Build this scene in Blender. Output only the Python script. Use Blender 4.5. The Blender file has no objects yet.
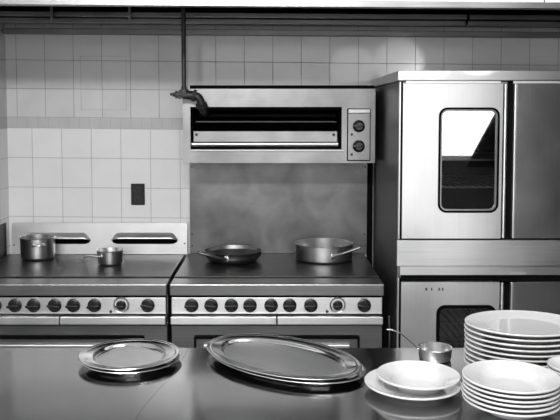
import bpy, bmesh, math, random
from mathutils import Vector, Matrix
random.seed(4)
PI = math.pi
C = bpy.context.scene.collection
S = bpy.context.scene

# ------------------------------------------------------------------ materials (all grey: black-and-white photo)
def lin(v):
    return v/12.92 if v <= .04045 else ((v+.055)/1.055)**2.4
def g(v):
    l = lin(v); return (l, l, l, 1)
def newmat(name):
    m = bpy.data.materials.new(name); m.use_nodes = True
    nt = m.node_tree; b = nt.nodes['Principled BSDF']
    return m, nt, b
def N(nt, t, **kw):
    n = nt.nodes.new(t)
    for k, v in kw.items(): setattr(n, k, v)
    return n
def plain(name, v, rough=.5, metal=0, spec=.5, coat=0, noise=.0, nscale=20, bump=0, ior=1.5):
    m, nt, b = newmat(name)
    b.inputs['Base Color'].default_value = g(v); b.inputs['Roughness'].default_value = rough
    b.inputs['Metallic'].default_value = metal; b.inputs['Coat Weight'].default_value = coat
    b.inputs['IOR'].default_value = ior; b.inputs['Specular IOR Level'].default_value = spec
    if noise or bump:
        tc = N(nt, 'ShaderNodeTexCoord'); no = N(nt, 'ShaderNodeTexNoise')
        no.inputs['Scale'].default_value = nscale; no.inputs['Detail'].default_value = 5
        nt.links.new(tc.outputs['Object'], no.inputs['Vector'])
        if noise:
            mr = N(nt, 'ShaderNodeMapRange')
            mr.inputs['From Min'].default_value = .3; mr.inputs['From Max'].default_value = .7
            mr.inputs['To Min'].default_value = max(0, v-noise); mr.inputs['To Max'].default_value = v+noise
            gm = N(nt, 'ShaderNodeGamma'); gm.inputs['Gamma'].default_value = 2.2
            nt.links.new(no.outputs['Fac'], mr.inputs['Value']); nt.links.new(mr.outputs['Result'], gm.inputs['Color'])
            nt.links.new(gm.outputs['Color'], b.inputs['Base Color'])
        if bump:
            bp = N(nt, 'ShaderNodeBump'); bp.inputs['Strength'].default_value = bump; bp.inputs['Distance'].default_value = .002
            nt.links.new(no.outputs['Fac'], bp.inputs['Height']); nt.links.new(bp.outputs['Normal'], b.inputs['Normal'])
    return m
def steel(name, v=.75, rough=.3, axis=0, streak=.06, smudge=.08, rvar=.08, aniso=0):
    """brushed steel: streaks along an object axis plus broad smudges"""
    m, nt, b = newmat(name)
    b.inputs['Metallic'].default_value = 1
    if aniso:   # brushing lines run along X: reflections smear up and down
        b.inputs['Anisotropic'].default_value = aniso; b.inputs['Anisotropic Rotation'].default_value = .25
        tg = N(nt, 'ShaderNodeTangent', direction_type='RADIAL', axis='Z'); nt.links.new(tg.outputs[0], b.inputs['Tangent'])
    tc = N(nt, 'ShaderNodeTexCoord'); mp = N(nt, 'ShaderNodeMapping')
    sc = [260, 260, 260]; sc[axis] = 3
    mp.inputs['Scale'].default_value = sc
    n1 = N(nt, 'ShaderNodeTexNoise'); n1.inputs['Scale'].default_value = 1; n1.inputs['Detail'].default_value = 2
    n2 = N(nt, 'ShaderNodeTexNoise'); n2.inputs['Scale'].default_value = 5; n2.inputs['Detail'].default_value = 6
    n2.inputs['Distortion'].default_value = .3
    nt.links.new(tc.outputs['Object'], mp.inputs['Vector']); nt.links.new(mp.outputs[0], n1.inputs['Vector'])
    nt.links.new(tc.outputs['Object'], n2.inputs['Vector'])
    def madd(src, mul, add):
        n = N(nt, 'ShaderNodeMath', operation='MULTIPLY_ADD'); nt.links.new(src, n.inputs[0])
        n.inputs[1].default_value = mul
        if isinstance(add, float): n.inputs[2].default_value = add
        else: nt.links.new(add, n.inputs[2])
        return n.outputs[0]
    a = madd(n1.outputs['Fac'], streak*2, float(v-streak-smudge))
    c = madd(n2.outputs['Fac'], smudge*2, a)
    gm = N(nt, 'ShaderNodeGamma'); gm.inputs['Gamma'].default_value = 2.2
    nt.links.new(c, gm.inputs['Color']); nt.links.new(gm.outputs['Color'], b.inputs['Base Color'])
    r = madd(n2.outputs['Fac'], rvar*2, float(rough-rvar)); nt.links.new(r, b.inputs['Roughness'])
    return m
def tile(name, w, h, v, mort, msize=.0022, rough=.18, var=.008):
    m, nt, b = newmat(name)
    uv = N(nt, 'ShaderNodeUVMap'); br = N(nt, 'ShaderNodeTexBrick')
    br.offset = 0; br.squash = 1
    br.inputs['Scale'].default_value = 1; br.inputs['Brick Width'].default_value = w; br.inputs['Row Height'].default_value = h
    br.inputs['Mortar Size'].default_value = msize; br.inputs['Mortar Smooth'].default_value = .3; br.inputs['Bias'].default_value = 0
    br.inputs['Color1'].default_value = g(v-var); br.inputs['Color2'].default_value = g(v+var); br.inputs['Mortar'].default_value = g(mort)
    nt.links.new(uv.outputs[0], br.inputs['Vector'])
    no = N(nt, 'ShaderNodeTexNoise'); no.inputs['Scale'].default_value = 9; no.inputs['Detail'].default_value = 4
    nt.links.new(uv.outputs[0], no.inputs['Vector'])
    mx = N(nt, 'ShaderNodeMix', data_type='RGBA', blend_type='OVERLAY'); mx.inputs['Factor'].default_value = .12
    nt.links.new(br.outputs['Color'], mx.inputs['A']); nt.links.new(no.outputs['Fac'], mx.inputs['B'])
    nt.links.new(mx.outputs['Result'], b.inputs['Base Color'])
    mr = N(nt, 'ShaderNodeMapRange'); mr.inputs['To Min'].default_value = rough; mr.inputs['To Max'].default_value = .8
    nt.links.new(br.outputs['Fac'], mr.inputs['Value']); nt.links.new(mr.outputs['Result'], b.inputs['Roughness'])
    inv = N(nt, 'ShaderNodeMath', operation='MULTIPLY_ADD'); inv.inputs[1].default_value = -1; inv.inputs[2].default_value = 1
    nt.links.new(br.outputs['Fac'], inv.inputs[0])
    ad = N(nt, 'ShaderNodeMath', operation='MULTIPLY_ADD'); ad.inputs[1].default_value = .25
    nt.links.new(no.outputs['Fac'], ad.inputs[0]); nt.links.new(inv.outputs[0], ad.inputs[2])
    bp = N(nt, 'ShaderNodeBump'); bp.inputs['Strength'].default_value = .5; bp.inputs['Distance'].default_value = .0015
    nt.links.new(ad.outputs[0], bp.inputs['Height']); nt.links.new(bp.outputs['Normal'], b.inputs['Normal'])
    return m

M = {}
M['tile_up'] = tile('glazed_tile_upper', .1428, .1428, .76, .50, msize=.0014)
M['tile_strip'] = tile('border_tile', .052, .2, .70, .62, msize=.0012)
M['tile_low'] = tile('glazed_tile_lower', .149, .1495, .86, .6, msize=.0014)
M['steel'] = steel('brushed_steel', .66, .36, aniso=.75, smudge=.10)
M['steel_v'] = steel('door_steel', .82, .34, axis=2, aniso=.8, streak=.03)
M['steel_dark'] = steel('darkened_door_steel', .52, .36, axis=2, aniso=.7, streak=.03, smudge=.1)  # door steel darkened: the right door's weaker reflection put into its colour
M['grill_steel'] = steel('grill_steel', .46, .38, aniso=.5, smudge=.14, streak=.02)
M['steel_light'] = steel('bright_steel', .86, .38, streak=.03, smudge=.04)
M['steel_side'] = steel('side_steel', .5, .4, axis=2)
M['splash'] = steel('splash_steel', .42, .44, streak=.012, smudge=.20)
M['panel'] = steel('panel_steel', .84, .42, streak=.04, smudge=.05, aniso=.6)
M['ledge'] = steel('ledge_steel', .56, .38, smudge=.06)
M['bar'] = steel('satin_bar_steel', .70, .42, streak=0, smudge=.03)
M['back'] = steel('backguard_steel', .74, .42, streak=.02, smudge=.10)
M['band'] = steel('oven_band_steel', .80, .36, aniso=.8)
M['polished'] = steel('polished_steel', .82, .14, streak=.02, smudge=.05, rvar=.05)
M['pot'] = steel('pot_steel', .86, .28, streak=.02, smudge=.03, rvar=.03)
M['pot_dark'] = steel('dark_pot_steel', .60, .32, streak=.02, smudge=.05, rvar=.03)
M['table'] = steel('table_steel', .66, .13, axis=1, streak=.015, smudge=.04, rvar=.03)
M['tray'] = steel('tray_steel', .92, .15, streak=.01, smudge=.04, rvar=.04)
M['scratched'] = steel('scratched_well_steel', .88, .30, streak=.05, smudge=.12, rvar=.05)
M['cook'] = plain('seasoned_griddle', .15, .36, metal=.3, noise=.06, nscale=12, bump=.05)
M['black'] = plain('black_bakelite', .07, .4)
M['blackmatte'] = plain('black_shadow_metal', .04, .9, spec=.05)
M['dark'] = plain('dark_enamel', .12, .45, noise=.03)
M['iron'] = plain('painted_iron_pipe', .14, .5, noise=.04, nscale=60, bump=.3)
M['hoodin'] = plain('dark_hood_lining', .05, .6, noise=.02, nscale=8)  # near-black with slight random mottling
M['rail'] = steel('dull_rail_steel', .42, .42)
M['white'] = plain('white_paint', .9, .5)
M['wallpaint'] = plain('wall_paint', .8, .6, noise=.03, nscale=3)
M['wallgrey'] = plain('grey_wall_paint', .30, .6, noise=.03, nscale=3)
M['china'] = plain('white_china', .75, .14, coat=.4)
M['outlet'] = plain('black_outlet', .10, .7)
M['floor'] = plain('quarry_floor', .5, .4, noise=.05, nscale=14)
M['reflection_mask'] = plain('dark_mask_panel', .08, .9, noise=.02)
M['chrome'] = plain('chrome', .85, .12, metal=1)
# oven glass: dark reflective pane that still lets the racks show
m, nt, b = newmat('oven_glass'); M['glass'] = m
out = nt.nodes['Material Output']
tr = N(nt, 'ShaderNodeBsdfTransparent'); tr.inputs['Color'].default_value = (.9, .9, .9, 1)
gl = N(nt, 'ShaderNodeBsdfGlossy'); gl.inputs['Roughness'].default_value = .02; gl.inputs['Color'].default_value = (.9, .9, .9, 1)
fr = N(nt, 'ShaderNodeFresnel'); fr.inputs['IOR'].default_value = 3.0
ms = N(nt, 'ShaderNodeMixShader')
nt.links.new(fr.outputs[0], ms.inputs[0]); nt.links.new(tr.outputs[0], ms.inputs[1]); nt.links.new(gl.outputs[0], ms.inputs[2])
nt.links.new(ms.outputs[0], out.inputs['Surface'])
M['glass_dim'] = m.copy(); M['glass_dim'].name = 'oven_glass_dim'  # lower pane copy, its reflection and see-through weakened to stay dark
for n_ in M['glass_dim'].node_tree.nodes:
    if n_.type == 'FRESNEL': n_.inputs['IOR'].default_value = 1.4
    if n_.type == 'BSDF_TRANSPARENT': n_.inputs['Color'].default_value = (.35, .35, .35, 1)

# ------------------------------------------------------------------ mesh helpers (world coordinates)
def box(bm, x0, x1, y0, y1, z0, z1, bev=0):
    r = bmesh.ops.create_cube(bm, size=1)
    vs = r['verts']
    for v in vs:
        v.co = Vector(((x0+x1)/2+v.co.x*(x1-x0), (y0+y1)/2+v.co.y*(y1-y0), (z0+z1)/2+v.co.z*(z1-z0)))
    if bev:
        es = list({e for v in vs for e in v.link_edges})
        bmesh.ops.bevel(bm, geom=es, offset=bev, segments=2, profile=.5, affect='EDGES')
def lathe(bm, prof, c, n=64, axis='Z', sx=1, sy=1):
    """profile [(r, h)] revolved round c; axis 'Z' up or 'Y' towards the camera (-Y)"""
    rings = []
    for r, h in prof:
        if r < 1e-6:
            vs = [(0, 0, h)]
        else:
            vs = [(r*math.cos(2*PI*k/n)*sx, r*math.sin(2*PI*k/n)*sy, h) for k in range(n)]
        ring = []
        for x, y, z in vs:
            p = Vector((x, y, z)) if axis == 'Z' else Vector((x, -z, y))
            ring.append(bm.verts.new(p+Vector(c)))
        rings.append(ring)
    for a, b2 in zip(rings, rings[1:]):
        for k in range(n):
            k2 = (k+1) % n
            f = [a[k % len(a)], a[k2 % len(a)], b2[k2 % len(b2)], b2[k % len(b2)]]
            u = []
            for v in f:
                if v not in u: u.append(v)
            if len(u) > 2:
                try: bm.faces.new(u)
                except ValueError: pass
def tube(bm, pts, r, n=12, flat=1.0, cap=True):
    """swept tube; r may be a list; flat squashes the local up axis"""
    pts = [Vector(p) for p in pts]; rs = r if isinstance(r, (list, tuple)) else [r]*len(pts)
    rings = []
    for i, p in enumerate(pts):
        d = (pts[min(i+1, len(pts)-1)]-pts[max(i-1, 0)]).normalized()
        up = Vector((0, 0, 1)) if abs(d.z) < .9 else Vector((0, 1, 0))
        s = d.cross(up).normalized(); u = s.cross(d).normalized()
        rings.append([bm.verts.new(p+s*math.cos(2*PI*k/n)*rs[i]+u*math.sin(2*PI*k/n)*rs[i]*flat) for k in range(n)])
    for a, b2 in zip(rings, rings[1:]):
        for k in range(n): bm.faces.new([a[k], a[(k+1) % n], b2[(k+1) % n], b2[k]])
    if cap:
        bm.faces.new(rings[0][::-1]); bm.faces.new(rings[-1])
def smooth_path(pts, n=8):
    P = [Vector(p) for p in pts]; P = [2*P[0]-P[1]]+P+[2*P[-1]-P[-2]]; out = []
    for i in range(1, len(P)-2):
        for k in range(n):
            t = k/n; a, b2, c, d = P[i-1:i+3]
            out.append(.5*((2*b2)+(c-a)*t+(2*a-5*b2+4*c-d)*t*t+(-a+3*b2-3*c+d)*t**3))
    out.append(P[-2]); return out
def rrect(x0, x1, z0, z1, r, n=6):
    out = []
    for cx, cz, a0 in ((x1-r, z1-r, 0), (x0+r, z1-r, 90), (x0+r, z0+r, 180), (x1-r, z0+r, 270)):
        for k in range(n+1):
            a = math.radians(a0+90*k/n); out.append((cx+r*math.cos(a), cz+r*math.sin(a)))
    return out
def taper(x0, x1, z0, z1, rx, n=6):
    out = []; rz = (z1-z0)/2; zc = (z0+z1)/2
    for cx, a0 in ((x1-rx, 0), (x0+rx, 90), (x0+rx, 180), (x1-rx, 270)):
        for k in range(n+1):
            a = math.radians(a0+90*k/n); out.append((cx+rx*math.cos(a), zc+rz*math.sin(a)))
    return out
def loop_frame(bm, outer, inner, y0, y1):
    """frame in XZ between two matching loops, from y0 (front) to y1 (back)"""
    n = len(outer)
    V = [[bm.verts.new((x, y, z)) for x, z in L] for L in (outer, inner) for y in (y0, y1)]
    of, ob, inf, inb = V
    for k in range(n):
        j = (k+1) % n
        for q in ((of[k], of[j], inf[j], inf[k]), (ob[k], inb[k], inb[j], ob[j]), (of[k], ob[k], ob[j], of[j]), (inf[k], inf[j], inb[j], inb[k])):
            bm.faces.new(q)
def plate_poly(bm, L, y0, y1):
    a = [bm.verts.new((x, y0, z)) for x, z in L]; b2 = [bm.verts.new((x, y1, z)) for x, z in L]
    bm.faces.new(a); bm.faces.new(b2[::-1]); n = len(L)
    for k in range(n): bm.faces.new((a[k], b2[k], b2[(k+1) % n], a[(k+1) % n]))
def wall_with_hole(bm, x0, x1, z0, z1, hole, y0, y1):
    """rectangular slab with a rounded hole (hole = loop from rrect)"""
    n = len(hole); cx = sum(p[0] for p in hole)/n; cz = sum(p[1] for p in hole)/n
    hx0, hx1 = min(p[0] for p in hole), max(p[0] for p in hole); hz0, hz1 = min(p[1] for p in hole), max(p[1] for p in hole)
    q = n//4; outer = []
    corners = [(x1, z1), (x0, z1), (x0, z0), (x1, z0)]
    for i in range(4): outer += [corners[i]]*q
    # outer loop shares corner points: build with unique verts per index then merge
    loop_frame(bm, outer, hole, y0, y1)
    bmesh.ops.remove_doubles(bm, verts=bm.verts[:], dist=1e-5)
def obj(name, bm, mat, parent=None, smooth=False, kind=None, label=None):
    me = bpy.data.meshes.new(name)
    bmesh.ops.recalc_face_normals(bm, faces=bm.faces[:])
    if parent is not None:
        off = wpos(parent)
        for v in bm.verts: v.co -= off
    bm.to_mesh(me); bm.free()
    me.materials.append(M[mat] if isinstance(mat, str) else mat)
    o = bpy.data.objects.new(name, me); C.objects.link(o)
    if parent is not None: o.parent = parent
    if smooth:
        for p in me.polygons: p.use_smooth = True
        try: me.set_sharp_from_angle(angle=math.radians(40))
        except Exception: pass
    if kind: o['kind'] = kind
    if label: o['label'] = label
    return o
def wpos(o):
    v = Vector((0, 0, 0))
    while o is not None:
        v += o.location; o = o.parent
    return v
def thing(name, loc, label, cat, group=None):
    o = bpy.data.objects.new(name, None); C.objects.link(o); o.location = loc; o.empty_display_size = .05
    o['label'] = label; o['category'] = cat
    if group: o['group'] = group
    return o
def tag(o, label, cat, group=None):
    o['label'] = label; o['category'] = cat
    if group: o['group'] = group
    return o
def dup(root, loc, label=None, rotz=None, name=None):
    def cp(o, parent):
        c = o.copy(); C.objects.link(c)
        if parent is not None: c.parent = parent
        for ch in [x for x in kids.get(o.name, [])]: cp(ch, c)
        return c
    kids = {}
    for x in bpy.data.objects:
        if x.parent: kids.setdefault(x.parent.name, []).append(x)
    r = cp(root, None); r.location = loc
    if rotz is not None: r.rotation_euler.z = rotz
    if label: r['label'] = label
    return r
def B(fn, *a, **k):
    bm = bmesh.new(); fn(bm, *a, **k); return bm
def bx(*a, **k): return B(box, *a, **k)

# ------------------------------------------------------------------ setting
YW, XL, XR, YR, ZC = 3.83, -1.338, 3.4, -1.6, 2.9
def uvquad(bm, uvl, pts, uvs, mi):
    f = bm.faces.new([bm.verts.new(p) for p in pts]); f.material_index = mi
    for l, u in zip(f.loops, uvs): l[uvl].uv = u
def tiled_wall(name, p0, p1, nrm, u0, tilt):
    """wall face from p0 to p1 (xy), tile courses slightly out of level by `tilt` (m of drop per m)"""
    bm = bmesh.new(); uvl = bm.loops.layers.uv.new('UVMap')
    L = (Vector(p1)-Vector(p0)).length
    zs = [(0, 1.553, 2, 1.553), (1.553, 1.608, 1, 1.553-.001), (1.608, ZC, 0, 1.608)]
    # u origins per band
    uo = {0: u0[0], 1: u0[1], 2: u0[2]}
    for za, zb, mi, zo in zs:
        pts, uvs = [], []
        for s, z in ((0, za), (1, za), (1, zb), (0, zb)):
            x = p0[0]+(p1[0]-p0[0])*s; y = p0[1]+(p1[1]-p0[1])*s
            zz = z - (0 if z in (0, ZC) else tilt*(s*L-.3))
            pts.append((x, y, zz)); h = {0: .1428, 1: .2, 2: .1495}[mi]
            v = (zz+tilt*(s*L-.3)-zo)
            uvs.append((s*L-uo[mi], v+h*20))
        uvquad(bm, uvl, pts, uvs, mi)
    for i, p in enumerate(((p0, p1),)):
        a, b2 = Vector((*p0, 0)), Vector((*p1, 0)); n = Vector((*nrm, 0))*.12
        vs = [bm.verts.new(v) for v in (a+n, b2+n, b2+n+Vector((0, 0, ZC)), a+n+Vector((0, 0, ZC)))]
        bm.faces.new(vs)
    me = bpy.data.meshes.new(name); bm.to_mesh(me); bm.free()
    for k in ('tile_up', 'tile_strip', 'tile_low'): me.materials.append(M[k])
    o = bpy.data.objects.new(name, me); C.objects.link(o); o['kind'] = 'structure'
    return o
tiled_wall('wall_back', (XL, YW), (XR, YW), (0, 1), (.052-.1428*4, 0, .124-.149*4), .010)
tiled_wall('wall_left', (XL, YR), (XL, YW), (-1, 0), (5.43-.13-.1428*60, 0, 5.43-.12-.149*60), 0)
obj('floor', bx(XL-.12, XR+.12, YR-.12, YW+.12, -.1, 0), 'floor', kind='structure')
obj('ceiling', bx(XL-.12, XR+.12, YR-.12, YW+.12, ZC, ZC+.1), 'wallpaint', kind='structure')
obj('wall_right', bx(XR, XR+.12, YR, YW, 0, ZC), 'wallgrey', kind='structure')
# rear wall behind the camera with a wide window
WX0, WX1, WZ0, WZ1 = -1.1, 2.28, 1.17, 2.45
bm = bmesh.new()
box(bm, XL, WX0, YR-.12, YR, 0, ZC); box(bm, WX1, XR, YR-.12, YR, 0, ZC)
box(bm, WX0, WX1, YR-.12, YR, 0, WZ0); box(bm, WX0, WX1, YR-.12, YR, WZ1, ZC)
obj('wall_rear', bm, 'wallgrey', kind='structure')
bm = bmesh.new()
for a in ((WX0, WX0+.04), (WX1-.04, WX1)): box(bm, a[0], a[1], YR-.1, YR-.03, WZ0, WZ1)
box(bm, WX0, WX1, YR-.1, YR-.03, WZ0, WZ0+.04); box(bm, WX0, WX1, YR-.1, YR-.03, WZ1-.04, WZ1)
obj('window_1', bm, 'white', kind='structure')
bm = bmesh.new()
L = [(1.93, 1.1), (2.05, 1.34), (2.2, 1.62), (2.42, 1.95), (2.62, 2.5), (2.9, 2.5), (2.9, 1.1)]
plate_poly(bm, L, YR+.08, YR+.1)  # unseen dark panel added to give the window reflection its slanted edge
tag(obj('reflection_mask', bm, 'reflection_mask'), 'unseen dark panel added to cut a slanted edge into the window reflection', 'reflection_mask')

# dark steel splash on the left wall beside the range
tag(obj('side_splash_panel', bx(XL+.0005, XL+.0035, 2.9, 3.775, .0, 1.083), 'dark'),
    'dark steel splash panel on the left wall beside the ranges', 'panel')

# ------------------------------------------------------------------ ranges
RX0, RX1, RF, RB = -.430, .462, 3.12, 3.80
def knob(parent, x, z, y, r=.0285, rot=0, name='knob', mat='black'):
    bm = bmesh.new()
    lathe(bm, [(0, .022), (r*.62, .022), (r*.74, .019), (r*.78, .010), (r*.98, .007), (r, .004), (r, 0), (0, 0)], (0, 0, 0), 28, 'Y')
    box(bm, -r*.98, r*.80, -.030, -.016, -r*.17, r*.17, .003)
    bmesh.ops.rotate(bm, verts=bm.verts[:], cent=(0, 0, 0), matrix=Matrix.Rotation(rot, 3, 'Y'))
    bmesh.ops.translate(bm, verts=bm.verts[:], vec=(x, y, z))
    return obj(name, bm, mat, parent, True)
def make_range():
    t = thing('cooking_range', ((RX0+RX1)/2, (RF+RB)/2, 0),
              'steel range under the wall grill holding the frying pan and saute pan', 'range', 'pair of commercial ranges along the wall')
    x0, x1 = RX0, RX1
    bm = bmesh.new()
    box(bm, x0+.004, x1-.004, RF+.06, RB-.005, .14, .862)
    box(bm, x0+.004, x0+.10, RF+.03, RF+.06, .14, .735); box(bm, x1-.10, x1-.004, RF+.03, RF+.06, .14, .735)
    box(bm, x0+.10, x1-.10, RF+.03, RF+.06, .14, .18); box(bm, x0+.10, x1-.10, RF+.03, RF+.06, .695, .735)
    obj('body', bm, 'ledge', t)
    # worktop: dark griddle plate with a bright steel ledge in front
    obj('griddle_plate', bx(x0+.002, x1-.002, RF+.140, RB, .864, .921, .002), 'cook', t)
    bm = bmesh.new()
    box(bm, x0, x1, RF, RF+.118, .868, .918, .004)
    obj('front_ledge', bm, 'ledge', t)
    obj('groove', bx(x0+.002, x1-.002, RF+.118, RF+.140, .864, .912), 'blackmatte', t)
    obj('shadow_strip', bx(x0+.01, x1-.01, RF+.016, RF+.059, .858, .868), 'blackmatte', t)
    obj('control_panel', bx(x0+.006, x1-.006, RF+.014, RF+.06, .790, .8585, .0015), 'panel', t)
    xs = [-.340, -.258, -.174, -.096, -.008, .070, .158, .381]
    for i, x in enumerate(xs): knob(t, x, .826, RF+.014, rot=[0, .1, -.05, 0, .1, 0, -.1, .15][i])
    bm = bmesh.new()
    lathe(bm, [(.033, 0), (.034, .004), (.032, .007), (.029, .006), (.027, .003), (.0, .003)], (.270, RF+.014, .828), 32, 'Y')
    d = obj('thermostat_dial', bm, 'panel', t, True)
    knob(d, .270, .827, RF+.011, r=.021, name='dial_knob')
    bm = bmesh.new(); lathe(bm, [(.006, 0), (.006, .004), (0, .005)], (.226, RF+.014, .800), 16, 'Y')
    obj('indicator_light', bm, 'dark', t, True)
    # small engraved marks above the knobs
    for x in xs: obj('knob_marking', bx(x-.014, x+.012, RF+.0132, RF+.0139, .8553, .8563), 'rail', t)
    for a, b2 in ((x0+.004, (x0+x1)/2-.0015), ((x0+x1)/2+.0015, x1-.004)):
        bm = bmesh.new(); box(bm, a, b2, RF-.012, RF+.05, .750, .783, .003)
        obj('drip_tray_front', bm, 'panel', t)
    # oven door: steel with dark gasket line, inner raised panel and handle
    bm = bmesh.new(); dx0, dx1, dz0, dz1 = x0+.098, x1-.098, .182, .690
    plate_poly(bm, rrect(dx0, dx1, dz0, dz1, .004, 2), RF+.028, RF+.058)
    dr = obj('oven_door', bm, 'ledge', t)
    loop = B(loop_frame, rrect(dx0, dx1, dz0, dz1, .004, 2), rrect(dx0+.009, dx1-.009, dz0+.009, dz1-.009, .004, 2), RF+.018, RF+.0275)
    obj('gasket', loop, 'blackmatte', dr)
    bm = bmesh.new(); box(bm, dx0+.04, dx1-.04, RF+.012, RF+.0275, dz0+.12, dz1-.032, .004); obj('window_frame', bm, 'steel_light', dr)
    bm = bmesh.new(); box(bm, dx0+.06, dx1-.06, RF+.008, RF+.0118, dz0+.14, dz1-.044, .001); obj('window_glass', bm, 'black', dr)
    bm = bmesh.new(); hz = dz1-.10
    tube(bm, smooth_path([(dx0+.1, RF+.006, hz), (dx0+.11, RF-.025, hz), (dx0+.16, RF-.03, hz), (dx1-.16, RF-.03, hz), (dx1-.11, RF-.025, hz), (dx1-.1, RF+.006, hz)]), .009)
    obj('door_handle', bm, 'polished', dr, True)
    for sx in (x0+.06, x1-.06):
        for sy in (RF+.1, RB-.06):
            bm = bmesh.new(); lathe(bm, [(0, .0), (.026, 0), (.026, .012), (.016, .02), (.018, .14), (0, .14)], (sx, sy, 0), 20)
            obj('leg', bm, 'steel', t, True)
    return t
rng = make_range()
# left range is the same model plus a low backguard with two vent louvres
rl = dup(rng, rng.location-Vector((.904, 0, 0)), 'steel range against the left wall with louvred backguard, holding two saucepans')
def at_left(bm_): return bm_
bx0, bx1 = -1.312, -.431
GY = 3.802
g0 = .923; g1 = 1.078
lx = [(-1.245, -.918), (-.808, -.480)]
bm = bmesh.new()
holes = [taper(a, b2, .973, 1.007, .034, 6) for a, b2 in lx]
mid = (lx[0][1]+lx[1][0])/2
wall_with_hole(bm, bx0, mid, g0, g1, holes[0], GY-.012, GY)
bm2 = bmesh.new(); wall_with_hole(bm2, mid, bx1, g0, g1, holes[1], GY-.012, GY)
me2 = bpy.data.meshes.new('tmp'); bm2.to_mesh(me2); bm2.free(); bm.from_mesh(me2); bpy.data.meshes.remove(me2)
bmesh.ops.remove_doubles(bm, verts=bm.verts[:], dist=1e-5)
# lean the face back a little
for v in bm.verts: v.co.y += (v.co.z-g0)*.10 - .012
bg = obj('backguard', bm, 'back', rl)
obj('backguard_lining', bx(bx0+.01, bx1-.01, GY+.006, GY+.02, g0, g1-.01), 'blackmatte', bg)
for a, b2 in lx:
    bm = bmesh.new()   # hooded louvre bulging over the slot
    nu, nv = 28, 8; G = []
    for i in range(nu+1):
        u = i/nu; x = a-.004+(b2-a+.008)*u
        e = min(1, min(u, 1-u)*(b2-a)/.035); e = math.sin(e*PI/2)
        row = []
        for j in range(nv+1):
            t_ = j/nv
            z = .990 + .012*e + (.027)*(t_)*e
            yy = GY-.026+(z-g0)*.10 - .024*e*math.cos(t_*PI/2) + .001
            row.append(bm.verts.new((x, yy, z)))
        G.append(row)
    for i in range(nu):
        for j in range(nv): bm.faces.new((G[i][j], G[i+1][j], G[i+1][j+1], G[i][j+1]))
    bmesh.ops.remove_doubles(bm, verts=bm.verts[:], dist=1e-6)
    lo = obj('vent_louvre', bm, 'steel_light', bg, True)
    sm = lo.modifiers.new('thick', 'SOLIDIFY'); sm.thickness = .0015
for x, z in ((bx0+.012, .968), (bx1-.012, .975)):
    bm = bmesh.new(); lathe(bm, [(.005, 0), (.0045, .002), (0, .003)], (x, GY-.022+(z-g0)*.1, z), 12, 'Y'); obj('screw', bm, 'dark', bg)

# steel splashback behind the right range
t = thing('splashback', (.03, 3.815, 0), 'tall scuffed steel splashback between the right range and the wall grill', 'splashback')
obj('sheet', bx(-.419, .474, 3.806, 3.8295, .9215, 1.738, .001), 'splash', t)
obj('gap_shade_strip', bx(.475, .4995, 3.79, 3.8295, .0, 1.738, .001), 'blackmatte', t)  # black strip standing in for the shade in the gap beside the ovens
for x in (-.408, .462):
    for z in (1.36, 1.02, .96):
        bm = bmesh.new(); lathe(bm, [(.0045, 0), (.004, .002), (0, .003)], (x, 3.8058, z), 12, 'Y'); obj('screw', bm, 'dark', t)

# ------------------------------------------------------------------ wall grill (salamander)
t = thing('wall_grill', (.03, 3.65, 1.40), 'wall-mounted steel grill with open dark front and two black knobs', 'grill')
sx0, sx1, sf, sb, s0, s1 = -.415, .470, 3.50, 3.804, 1.399, 1.740
ox0, ox1, oz0, oz1 = -.380, .316, 1.462, 1.657
bm = bmesh.new()
loop_frame(bm, [(sx1, s1), (sx0, s1), (sx0, s0), (sx1, s0)], [(ox1, oz1), (ox0, oz1), (ox0, oz0), (ox1, oz0)], sf, sb)
obj('casing', bm, 'grill_steel', t)
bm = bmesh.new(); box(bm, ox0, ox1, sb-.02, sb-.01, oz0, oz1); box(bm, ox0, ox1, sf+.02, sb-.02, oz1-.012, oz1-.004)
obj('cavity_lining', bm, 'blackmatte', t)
obj('bottom_lip', bx(sx0+.03, ox1+.012, sf-.008, sf+.001, oz0-.008, oz0-.003, .001), 'bar', t)
obj('top_flange', bx(sx0+.03, sx1, sf+.03, sb, s1, s1+.017), 'blackmatte', t)
bm = bmesh.new()
for k in range(18):
    x = ox0+.05+k*(ox1-ox0-.1)/17; tube(bm, [(x, sf+.05, 1.588), (x, sb-.03, 1.588)], .0025, 6)
tube(bm, [(ox0+.02, sf+.05, 1.588), (ox1-.02, sf+.05, 1.588)], .004, 8); tube(bm, [(ox0+.02, sb-.04, 1.588), (ox1-.02, sb-.04, 1.588)], .004, 8)
obj('grill_rack', bm, 'rail', t)
bm = bmesh.new()
box(bm, ox0+.03, ox1-.02, sf+.08, sf+.2, 1.610, 1.625, .003)
obj('burner', bm, 'blackmatte', t)
bm = bmesh.new(); box(bm, -.366, .296, sf-.008, sf+.004, 1.496, 1.546, .002)
fl = obj('drop_front', bm, 'grill_steel', t)
bm = bmesh.new(); tube(bm, [(-.373, sf-.012, 1.486), (.298, sf-.012, 1.486)], .0115, 14); obj('front_bar', bm, 'bar', fl, True)
for x in (-.352, .279):
    bm = bmesh.new(); lathe(bm, [(.007, 0), (.006, .004), (0, .005)], (x, sf-.008, 1.530), 14, 'Y'); obj('bolt', bm, 'dark', fl)
bm = bmesh.new(); box(bm, .345, .445, sf-.006, sf-.001, 1.413, 1.626, .001); cp = obj('control_plate', bm, 'grill_steel', t)
obj('plate_gap', B(loop_frame, rrect(.341, .449, 1.409, 1.650, .003, 2), rrect(.345, .445, 1.413, 1.646, .002, 2), sf-.004, sf-.0005), 'blackmatte', t)
obj('control_header', bx(.346, .444, sf-.014, sf-.0065, 1.629, 1.646, .001), 'steel', t)
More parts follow.
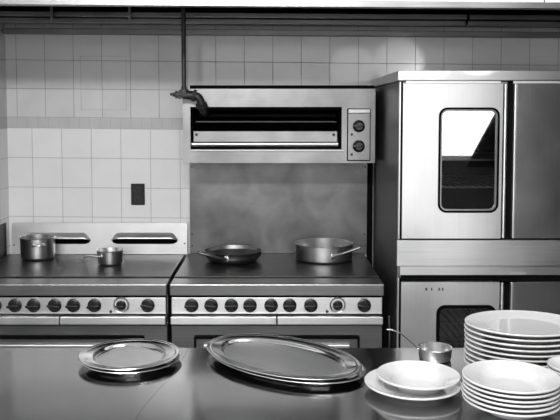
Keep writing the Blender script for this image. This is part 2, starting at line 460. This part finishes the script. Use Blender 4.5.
for z in (1.569, 1.477):
    knob(t, .394, z, sf-.0065, r=.028)
    bm = bmesh.new(); lathe(bm, [(.006, 0), (.005, .004), (0, .005)], (.362, sf-.0065, z-.038), 12, 'Y'); obj('indicator_light', bm, 'dark', t)

# ------------------------------------------------------------------ gas pipe with valve
t = thing('gas_pipe', (-.405, 3.44, 1.72), 'dark iron gas pipe with valve dropping from the hood to the grill', 'pipe')
px_ = -.402; py_ = 3.445
bm = bmesh.new(); tube(bm, [(px_, py_, 1.725), (px_, py_, 2.40)], .0105, 14); obj('pipe', bm, 'iron', t, True)
bm = bmesh.new()
tube(bm, [(px_-.05, py_, 1.712), (px_-.04, py_, 1.712), (px_-.038, py_, 1.712), (px_-.03, py_, 1.712), (px_+.045, py_, 1.708)], [.010, .010, .018, .016, .021], 14)
lathe(bm, [(0, 0), (.018, 0), (.018, .03), (.013, .034), (.013, .045), (0, .045)], (px_, py_, 1.702), 16)
lathe(bm, [(0, 0), (.02, 0), (.021, .004), (.021, .018), (.02, .022), (0, .022)], (px_, py_, 1.712), 6)
lathe(bm, [(0, 0), (.015, 0), (.015, .012), (.019, .014), (.019, .026), (0, .026)], (px_-.018, py_+.012, 1.710), 8, 'Y')
obj('valve_body', bm, 'iron', t, True)
bm = bmesh.new(); tube(bm, [(px_-.062, py_, 1.714), (px_-.05, py_, 1.713)], .006, 8); obj('valve_tap', bm, 'iron', t, True)
bm = bmesh.new()
tube(bm, smooth_path([(px_+.045, py_, 1.708), (px_+.062, py_, 1.702), (px_+.074, py_+.004, 1.685), (px_+.078, py_+.01, 1.662), (px_+.084, py_+.025, 1.64), (px_+.088, py_+.075, 1.632)]), .018, 14)
tube(bm, [(px_+.040, py_, 1.709), (px_+.052, py_, 1.706)], .027, 8)
tube(bm, [(px_+.077, py_+.006, 1.672), (px_+.079, py_+.013, 1.655)], .026, 8)
obj('elbow', bm, 'iron', t, True)

# ------------------------------------------------------------------ stacked double-door ovens on the right
OX0, OX1, OF, OB = .500, 1.415, 3.05, 3.79
def oven_doors(t, z0, z1, wz0, wz1, pane):
    # left door with rounded window
    x0, x1 = .517, .914
    hole = rrect(.668, .894, wz0, wz1, .028, 7)
    bm = bmesh.new(); wall_with_hole(bm, x0, x1, z0, z1, hole, OF-.022, OF-.002)
    d = obj('door', bm, 'steel_v', t)
    bm = bmesh.new(); loop_frame(bm, rrect(.660, .902, wz0-.008, wz1+.008, .034, 7), rrect(.668, .894, wz0, wz1, .028, 7), OF-.026, OF-.0222)
    obj('window_gasket', bm, 'blackmatte', d)
    bm = bmesh.new(); loop_frame(bm, rrect(.668, .894, wz0, wz1, .028, 7), rrect(.674, .888, wz0+.006, wz1-.006, .023, 7), OF-.0215, OF-.012)
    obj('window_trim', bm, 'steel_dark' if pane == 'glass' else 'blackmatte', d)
    bm = bmesh.new(); plate_poly(bm, rrect(.674, .888, wz0+.006, wz1-.006, .023, 7), OF-.018, OF-.015)
    obj('window_pane', bm, pane, d)
    bm = bmesh.new()
    tube(bm, [(.926, OF-.014, z0+.002), (.926, OF-.014, z1-.002)], .008, 16); obj('door_edge_post', bm, 'steel_v', d, True)
    # dark centre gap and seal
    bm = bmesh.new(); box(bm, .938, .9575, OF-.008, OF+.02, z0-.003, z1+.012); obj('centre_seal', bm, 'blackmatte', t)
    # plain right door with a vertical bright edge
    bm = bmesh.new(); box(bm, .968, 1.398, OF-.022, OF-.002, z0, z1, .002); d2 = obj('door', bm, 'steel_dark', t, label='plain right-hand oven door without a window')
    bm = bmesh.new(); box(bm, .9585, .9675, OF-.027, OF-.002, z0, z1, .003); obj('edge_trim', bm, 'steel_light', d2)
    bm = bmesh.new()
    tube(bm, smooth_path([(1.36, OF-.022, (z0+z1)/2-.12), (1.36, OF-.07, (z0+z1)/2-.1), (1.36, OF-.07, (z0+z1)/2+.1), (1.36, OF-.022, (z0+z1)/2+.12)]), .01)
    obj('door_handle', bm, 'black', d2, True)
    return d
def cavity(t, z0, z1, racks):
    bm = bmesh.new()
    # shell: left, right, top, bottom, back
    box(bm, OX0+.004, OX0+.06, OF, OB, z0, z1); box(bm, OX1-.06, OX1, OF, OB, z0, z1)
    box(bm, OX0+.06, OX1-.06, OF, OB, z1-.04, z1); box(bm, OX0+.06, OX1-.06, OF, OB, z0, z0+.04)
    box(bm, OX0+.06, OX1-.06, OB-.06, OB, z0+.04, z1-.04)
    c = obj('casing', bm, 'steel_side', t)
    bm = bmesh.new()
    a, b2 = OX0+.064, OX1-.064
    box(bm, a, b2, OB-.07, OB-.062, z0+.042, z1-.042)
    obj('cavity_lining', bm, 'blackmatte', t)
    for rz in racks:
        bm = bmesh.new()
        tube(bm, [(a, OF+.03, rz), (b2, OF+.03, rz)], .0035, 8); tube(bm, [(a, OB-.12, rz), (b2, OB-.12, rz)], .004, 8)
        for k in range(26):
            x = a+.01+k*(b2-a-.02)/25; tube(bm, [(x, OF+.03, rz+.004), (x, OB-.12, rz+.004)], .002, 6)
        obj('oven_rack', bm, 'panel', t)
t = thing('convection_oven', (.96, 3.42, .972), 'upper steel oven of the stack with tall rounded window in left door', 'oven', 'stacked double-door ovens')
cavity(t, 1.012, 1.752, [1.438, 1.327])
obj('door_gap', bx(OX0+.012, OX1-.02, OF-.003, OF-.0005, 1.117, 1.126), 'blackmatte', t)
oven_doors(t, 1.125, 1.744, 1.237, 1.642, 'glass')
bm = bmesh.new(); box(bm, .494, 1.43, OF-.03, OB+.02, 1.756, 1.795, .003); obj('top_slab', bm, 'band', t)
bm = bmesh.new(); box(bm, .53, .908, OF-.008, OF, 1.7465, 1.7555); box(bm, .945, 1.40, OF-.008, OF, 1.7465, 1.7555); obj('top_gasket', bm, 'steel_light', t)
bm = bmesh.new(); box(bm, .502, .509, OF-.024, OF+.0, 1.122, 1.752, .002); obj('hinge_post', bm, 'steel_light', t)
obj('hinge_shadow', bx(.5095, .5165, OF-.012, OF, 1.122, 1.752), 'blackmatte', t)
obj('lower_band', bx(.499, 1.42, OF-.020, OF-.001, 1.012, 1.1175, .002), 'band', t)
t = thing('convection_oven', (.96, 3.42, 0), 'lower steel oven of the stack, its dark window half hidden behind the plates', 'oven', 'stacked double-door ovens')
cavity(t, .20, 1.0105, [.765, .70, .62, .5])
oven_doors(t, .215, .948, .46, .846, 'glass_dim')
bm = bmesh.new(); box(bm, .513, 1.415, OF-.012, OF-.001, .974, 1.0105, .001); obj('top_band', bm, 'band', t)
bm = bmesh.new(); box(bm, .5185, 1.41, OF-.003, OF-.0005, .946, .9735); obj('vent_gap', bm, 'blackmatte', t)
bm = bmesh.new(); box(bm, .502, .509, OF-.024, OF, .20, .962, .002); obj('hinge_post', bm, 'steel_light', t)
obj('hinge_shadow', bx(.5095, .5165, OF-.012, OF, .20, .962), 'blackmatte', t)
obj('name_plate', bx(.960, 1.022, OF-.0145, OF-.0122, .977, .984), 'steel_light', t)
obj('latch', bx(.89, .985, OF-.03, OF, .950, .959, .002), 'blackmatte', t)
for x, w_ in ((.618, .008), (.640, .005), (.670, .006), (.684, .006)):
    obj('stamped_mark', bx(x-w_/2, x+w_/2, OF-.0232, OF-.0221, .913, .925), 'rail', t)
for x in (.56, 1.36):
    for y in (OF+.06, OB-.06):
        bm = bmesh.new(); lathe(bm, [(0, 0), (.03, 0), (.03, .012), (.02, .02), (.022, .20), (0, .20)], (x, y, 0), 20); obj('leg', bm, 'steel', t, True)

# flexible gas line between the range and the ovens
bm = bmesh.new()
pts = smooth_path([(.481, 3.105, .79), (.483, 3.10, .70), (.480, 3.105, .55), (.484, 3.11, .3), (.481, 3.16, .03)], 14)
tube(bm, pts, [.0055 if k % 2 else .0042 for k in range(len(pts))], 10)
tag(obj('gas_hose', bm, 'rail', None, True), 'thin ribbed gas hose hanging in the gap between range and ovens', 'hose')

# ------------------------------------------------------------------ exhaust hood
t = thing('exhaust_hood', (.8, 3.3, 2.03), 'steel exhaust hood with white front running above the cooking line', 'hood')
hx0, hx1 = XL+.01, XR-.01
bm = bmesh.new(); box(bm, hx0, hx1, 2.90, 2.92, 2.046, ZC-.01); obj('front_panel', bm, 'white', t)
bm = bmesh.new(); box(bm, hx0, hx1, 2.892, 2.93, 2.022, 2.0455, .002); obj('front_lip', bm, 'steel', t)
obj('front_seam', bx(1.022, 1.025, 2.897, 2.900, 2.046, ZC-.02), 'dark', t)
bm = bmesh.new()
box(bm, hx0, hx1, 2.925, 2.935, 2.03, 2.6); box(bm, hx0, hx1, 2.935, 3.81, 2.56, 2.6)
obj('lining', bm, 'hoodin', t)
obj('filter_bank', bx(hx0, hx1, 3.64, 3.66, 2.06, 2.56), 'blackmatte', t)
for (a, b2) in ((hx0, .90), (.912, hx1)):
    bm = bmesh.new(); box(bm, a, b2, 3.56, 3.60, 2.064, 2.086, .002); box(bm, a, b2, 3.585, 3.63, 2.040, 2.0600, .002)
    obj('filter_rail', bm, 'rail', t)
bm = bmesh.new(); box(bm, hx0, hx1, 3.765, 3.822, 2.006, 2.032, .002); obj('wall_flange', bm, 'rail', t)
bm = bmesh.new(); tube(bm, [(hx0, 3.72, 2.055), (hx1, 3.72, 2.055)], .009, 12); obj('grease_pipe', bm, 'rail', t, True)
for x in (-.78, .08, .945, -1.02, -.66):
    bm = bmesh.new(); z = 2.085 if x in (-.78, .08, .945) else 2.07
    y = 3.12 if z > 2.08 else 3.53
    box(bm, x-.006, x+.006, y, y+.012, z-.012, z+.05); lathe(bm, [(0, 0), (.008, .0), (.009, .012), (0, .012)], (x, y+.006, z-.024), 12)
    obj('bracket', bm, 'rail', t)
for ch in t.children: pass
t.rotation_euler = (0, 0, 0)
t.rotation_euler.y = math.radians(.42)

# ------------------------------------------------------------------ wall outlet
t = thing('wall_outlet', (-.683, YW-.001, 1.221), 'black double socket plate on the pale tiles above the left range', 'outlet')
bm = bmesh.new(); box(bm, -.7175, -.6485, YW-.009, YW-.0015, 1.166, 1.274, .003); obj('cover_plate', bm, 'outlet', t)
for z in (1.242, 1.198):
    bm = bmesh.new(); plate_poly(bm, rrect(-.700, -.666, z-.015, z+.015, .012, 5), YW-.012, YW-.0095); s_ = obj('socket', bm, 'black', t)
    bm = bmesh.new(); box(bm, -.692, -.689, YW-.013, YW-.0121, z-.003, z+.007); box(bm, -.677, -.674, YW-.013, YW-.0121, z-.003, z+.007)
    lathe(bm, [(.003, 0), (.003, .001), (0, .001)], (-.683, YW-.0121, z-.009), 10, 'Y'); obj('slot', bm, 'blackmatte', s_)
bm = bmesh.new()   # faint outline drawn as a thin frame on the tiles
loop_frame(bm, rrect(-.965, -.735, 1.645, 1.915, .004, 2), rrect(-.963, -.737, 1.647, 1.913, .004, 2), YW-.0012, YW-.0006)
obj('outline_mark_1', bm, 'tile_strip', kind='structure')

# ------------------------------------------------------------------ pots and pans on the ranges
ZT = .9215
def pan(name, c, r, h, label, cat, mat='pot', rb=None, flare=0, handle=None, hmat='pot', wall=.003, corner=.012, lug=None, rim_r=.0022, insmat=None):
    t = thing(name, c, label, cat)
    rb = rb or r*.97
    bm = bmesh.new(); x, y, z = c
    P = [(0, 0), (rb-corner, 0)]
    for k in range(1, 6):
        a = k/5*PI/2; P.append((rb-corner+corner*math.sin(a), corner-corner*math.cos(a)))
    P += [(rb+(r-rb)*.55, h*.55), (r, h-.002), (r+rim_r, h), (r+rim_r*.4, h+rim_r*.6), (r-wall, h), (rb+(r-rb)*.5-wall, h*.5), (rb-wall, corner), (rb-wall-corner*.8, wall+.001), (0, wall+.001)]
    lathe(bm, P, c, 72)
    b_ = obj('body', bm, mat, t, True)
    if handle:
        path, rs, fl = handle
        bm = bmesh.new(); pts = smooth_path([(x+a, y+b2, z+e) for a, b2, e in path], 6)
        n = len(pts); rr = [rs[0]+(rs[1]-rs[0])*math.sin(min(1, i/(n-1)*1.15)*PI/2) for i in range(n)]
        rr[-1] *= .5
        tube(bm, pts, rr, 12, fl); hd = obj('handle', bm, hmat, t, True)
        d = (Vector(path[0])).normalized(); bm = bmesh.new()
        p0 = Vector((x, y, z))+Vector(path[0])
        dn = Vector((path[0][0], path[0][1], 0)).normalized()
        tube(bm, [p0-dn*.004, p0+dn*.002, p0+dn*.004], [rs[0]*1.8, rs[0]*1.7, rs[0]*1.0], 14, 1.0); obj('rivet_plate', bm, hmat, t, True)
    if lug:
        for a in lug:
            bm = bmesh.new(); ca, sa = math.cos(a), math.sin(a)
            def q(rad, tt, zz): return (x+ca*rad-sa*tt, y+sa*rad+ca*tt, z+zz)
            hh = h*.72
            tube(bm, smooth_path([q(r-.001, -.028, hh), q(r+.018, -.026, hh+.001), q(r+.028, 0, hh+.002), q(r+.018, .026, hh+.001), q(r-.001, .028, hh)], 6), .0042, 10)
            obj('side_handle', bm, mat, t, True)
    return t
pan('stock_pot', (-1.147, 3.675, ZT+.0003), .083, .106, 'deeper saucepot with small side handles on the left range', 'pot', lug=[-1.2, 1.95], corner=.014)
pan('saucepan', (-.763, 3.530, ZT), .0625, .068, 'small saucepan with handle pointing left on the left range', 'saucepan', rb=.056,
    handle=([(-.034, -.052, .044), (-.05, -.062, .047), (-.08, -.06, .048), (-.112, -.05, .045)], (.006, .008), .6))
pan('frying_pan', (-.192, 3.612, ZT), .139, .053, 'shallow dark frying pan with long handle towards the left', 'frying pan', mat='pot_dark', rb=.131, corner=.036,
    handle=([(-.023, -.138, .034), (-.06, -.155, .042), (-.10, -.17, .058), (-.154, -.18, .076)], (.008, .0125), .6), hmat='pot_dark')
pan('saute_pan', (.246, 3.655, ZT), .140, .080, 'wide straight-sided saute pan with handle rising right', 'saute pan', rb=.139,
    handle=([(.035, -.136, .038), (.07, -.142, .052), (.12, -.147, .070), (.168, -.15, .088)], (.007, .0105), .7), hmat='pot_dark')

# ------------------------------------------------------------------ steel work table
TZ = .90
t = thing('work_table', (.3, 1.45, 0), 'long polished steel work table across the foreground', 'table')
tx0, tx1, ty0, ty1 = -1.25, 2.2, .55, 2.318
bm = bmesh.new(); box(bm, tx0, tx1, ty0, ty1, TZ-.04, TZ, .004); obj('tabletop', bm, 'table', t)
for x in (tx0+.06, tx1-.06):
    for y in (ty0+.06, ty1-.06):
        bm = bmesh.new(); lathe(bm, [(0, 0), (.024, 0), (.02, .03), (.02, TZ-.042), (0, TZ-.042)], (x, y, 0), 20); obj('leg', bm, 'steel', t, True)
bm = bmesh.new(); box(bm, tx0+.04, tx1-.04, ty0+.04, ty1-.04, .25, .27); obj('undershelf', bm, 'steel', t)
bm = bmesh.new()
pts = [(-.30, ty0+.01), (-.318, 1.5), (-.325, 1.76), (-.305, 1.93), (-.275, 2.10), (-.262, 2.31)]
pp = smooth_path([(a, b2, TZ+.0001) for a, b2 in pts], 6); L_ = [bm.verts.new(p+Vector((-.0006, 0, 0))) for p in pp]; R_ = [bm.verts.new(p+Vector((.0006, 0, 0))) for p in pp]
for i in range(len(pp)-1): bm.faces.new((L_[i], R_[i], R_[i+1], L_[i+1]))
obj('seam', bm, 'rail', t)

# ------------------------------------------------------------------ steel trays
def tray(name, c, a, b2, rot, label, cat, group, tilt=(0, 0)):
    t = thing(name, c, label, cat, group)
    bm = bmesh.new(); k = b2/a
    P = [(0, .0010), (.68, .0010), (.71, .0025), (.735, .0075), (.755, .0108), (.775, .0118), (.89, .0125), (.90, .0137), (.915, .0142), (.93, .0132), (.945, .0132), (.96, .0142), (.98, .0152), (.993, .0148), (1.0, .0132), (.99, .0120), (.96, .0115), (.77, .0098), (.74, .0075), (.72, .0005), (.68, -.0008), (0, -.0008)]
    n = 96
    # keep the well and flange the same width all round the oval
    rings = []
    for r, h in P:
        off = (1-r)*b2*1.0
        aa, bb = a-off*1.12, b2-off
        if r < 1e-6: aa, bb = 1e-4, 1e-4
        rings.append([bm.verts.new((c[0]+aa*math.cos(2*PI*i/n), c[1]+bb*math.sin(2*PI*i/n), c[2]+h+.001)) for i in range(n)])
    for p, q in zip(rings, rings[1:]):
        for i in range(n): bm.faces.new((p[i], p[(i+1) % n], q[(i+1) % n], q[i]))
    obj('dish', bm, 'tray', t, True)
    bm = bmesh.new(); off = .31*b2
    for rr_, hh in ((1.0, .0017), (.0, .0017)):
        rings.append([bm.verts.new((c[0]+max((a-off*1.12)*rr_, 1e-4)*math.cos(2*PI*i/n), c[1]+max((b2-off)*rr_, 1e-4)*math.sin(2*PI*i/n), c[2]+hh+.001)) for i in range(n)])
    for i in range(n): bm.faces.new((rings[-2][i], rings[-2][(i+1) % n], rings[-1][(i+1) % n], rings[-1][i]))
    obj('well', bm, 'scratched', t)
    t.rotation_euler = (tilt[0], tilt[1], rot)
    return t
tray('round_tray', (-.412, 2.182, TZ+.0005), .144, .144, 0, 'lower round steel tray of the pair left of the oval platters', 'tray', 'pair of stacked round trays')
tray('round_tray', (-.420, 2.188, TZ+.0085), .146, .146, .3, 'top round steel tray of the pair left of the oval platters', 'tray', 'pair of stacked round trays')
tray('oval_platter', (.033, 2.168, TZ+.0005), .262, .162, -.716, 'lower oval steel platter, only its rim showing at the right end', 'platter', 'pair of stacked oval platters')
tray('oval_platter', (.023, 2.176, TZ+.0085), .262, .163, -.716, 'top oval steel platter, large with scratched mirror-bright well', 'platter', 'pair of stacked oval platters')

# ------------------------------------------------------------------ white china
def china(kind, r, sy=1, rim=0):
    bm = bmesh.new()
    if kind == 'plate':
        P = [(0, .0125), (.60, .0125), (.64, .013), (.67, .0145), (.72, .0165), (.85, .0195), (.97, .0247), (.985, .0256), (.998, .0248), (1.0, .0225), (.995, .0205), (.975, .0195), (.85, .0150), (.70, .0115), (.65, .008), (.62, 0), (.58, 0), (.57, .006), (0, .0075)]
    else:
        P = [(0, .006), (.40, .0065), (.52, .010), (.60, .018), (.66, .0265), (.71, .030), (.85, .0345), (.97, .0400), (.985, .0408), (.998, .0398), (1.0, .037), (.995, .0348), (.975, .0340), (.85, .0290), (.70, .0240), (.64, .018), (.56, .006), (.52, 0), (.48, 0), (.47, .002), (0, .002)]
    # smooth profile
    if rim: P = [(a, h*rim/.0405 if a > .55 else (h*rim/.0405+.0015 if h > .003 else h)) for a, h in P]
    lathe(bm, [(a*r, h) for a, h in P], (0, 0, 0), 96, sy=sy)
    me = bpy.data.meshes.new(kind); bmesh.ops.recalc_face_normals(bm, faces=bm.faces[:]); bm.to_mesh(me); bm.free()
    me.materials.append(M['china'])
    for p in me.polygons: p.use_smooth = True
    return me
def put(name, me, c, label, cat, group=None):
    o = bpy.data.objects.new(name, me); C.objects.link(o); o.location = c
    return tag(o, label, cat, group)
ME_dinner = china('plate', .163, sy=.81); ME_under = china('plate', .126); ME_soup = china('soup', .108); ME_soup2 = china('soup', .1165, rim=.035); ME_small = china('soup', .068)
put('dinner_plate', ME_under, (.366, 1.950, TZ+.0003), 'single flat white plate under the soup plate beside the saucepan', 'plate')
put('soup_plate', ME_soup, (.378, 1.942, TZ+.0075), 'single white soup plate sitting on the flat plate', 'soup plate')
ordn = ['bottom', 'second', 'third', 'fourth', 'fifth', 'sixth', 'seventh', 'eighth', 'ninth', 'tenth', 'eleventh']
n = 9
SPA = .0138
for k in range(n):
    w = 'topmost' if k == n-1 else ('bottom' if k == 0 else ordn[k]+' from the bottom')
    o = put('dinner_plate', ME_dinner, (.7075+random.uniform(-.001, .001), 2.116+random.uniform(-.002, .002), TZ+.0003+SPA*k),
        f'large oval white plate, {w} of the tall stack behind the soup plates', 'plate', 'large plates in the tall stack')
n = 6
for k in range(n):
    w = 'topmost' if k == n-1 else ('bottom' if k == 0 else ordn[k]+' from the bottom')
    put('soup_plate', ME_soup2, (.579+random.uniform(-.0015, .0015), 1.813+random.uniform(-.0015, .0015), TZ+.0003+.0108*k),
        f'white soup plate, {w} of the stack of six in front', 'soup plate', 'soup plates in the front stack')
n = 6
for k in range(n):
    w = 'topmost' if k == n-1 else ('bottom' if k == 0 else ordn[k]+' from the bottom')
    put('small_dish', ME_small, (.772, 1.905, TZ+.0003+.0088*k),
        f'small white dish, {w} of the short stack cut by the right edge', 'dish', 'small dishes at the right edge')

pan('long_handled_saucepan', (.478, 2.205, TZ+.0005), .049, .036, 'small steel saucepan with thin upswept handle behind the white plates', 'saucepan', rb=.047, corner=.008,
    handle=([(-.049, .0, .030), (-.070, .0, .050), (-.10, .0, .075), (-.125, .0, .087), (-.145, 0, .089)], (.0022, .0040), .5), hmat='polished')

# ------------------------------------------------------------------ lights
def area(name, loc, rot, sx, sy, power, col=1):
    l = bpy.data.lights.new(name, 'AREA'); l.shape = 'RECTANGLE'; l.size = sx; l.size_y = sy; l.energy = power
    o = bpy.data.objects.new(name, l); C.objects.link(o); o.location = loc; o.rotation_euler = rot
    return o
area('window_light', ((WX0+WX1)/2, YR-.02, (WZ0+WZ1)/2), (PI/2, 0, 0), WX1-WX0-.08, WZ1-WZ0-.08, 50)
area('overhead_fill', (-.45, .1, 2.87), (math.radians(25), 0, 0), 1.6, .5, 165)  # unseen lamp added overhead to fill the wall and steel
area('overhead_fill', (.7, 1.9, 2.87), (0, 0, 0), 1.3, .3, 14)  # second unseen lamp, weaker, added over the plates
def spot(name, loc, to, ang, power, blend=.25):
    l = bpy.data.lights.new(name, 'SPOT'); l.spot_size = ang; l.spot_blend = blend; l.energy = power; l.shadow_soft_size = .02
    o = bpy.data.objects.new(name, l); C.objects.link(o); o.location = loc
    o.rotation_euler = (Vector(to)-Vector(loc)).to_track_quat('-Z', 'Y').to_euler()
spot('light_patch', (1.8, -1.2, 1.9), (.40, 3.83, 1.855), 2*math.atan(.115/5.2), 150, .3)  # spots added to throw the bright patch onto the upper tiles
spot('light_patch', (1.8, -1.2, 1.9), (.63, 3.83, 1.885), 2*math.atan(.13/5.2), 150, .3)
w = bpy.data.worlds.new('world'); S.world = w; w.use_nodes = True
w.node_tree.nodes['Background'].inputs[0].default_value = (.8, .8, .8, 1); w.node_tree.nodes['Background'].inputs[1].default_value = .5

# ------------------------------------------------------------------ camera
cam = bpy.data.cameras.new('camera'); co = bpy.data.objects.new('camera', cam); C.objects.link(co)
co.location = (0, 0, 1.62); co.rotation_euler = (math.radians(90-3.5), 0, 0)
cam.sensor_width = 36; cam.lens = 760/560*36; cam.shift_x = 7/560
cam.shift_y = -(210-(115+760*math.tan(math.radians(3.5))))/560
cam.clip_start = .05
S.camera = co
S.view_settings.view_transform = 'Standard'; S.view_settings.look = 'None'
S.cycles.use_denoising = True
S.cycles.max_bounces = 8
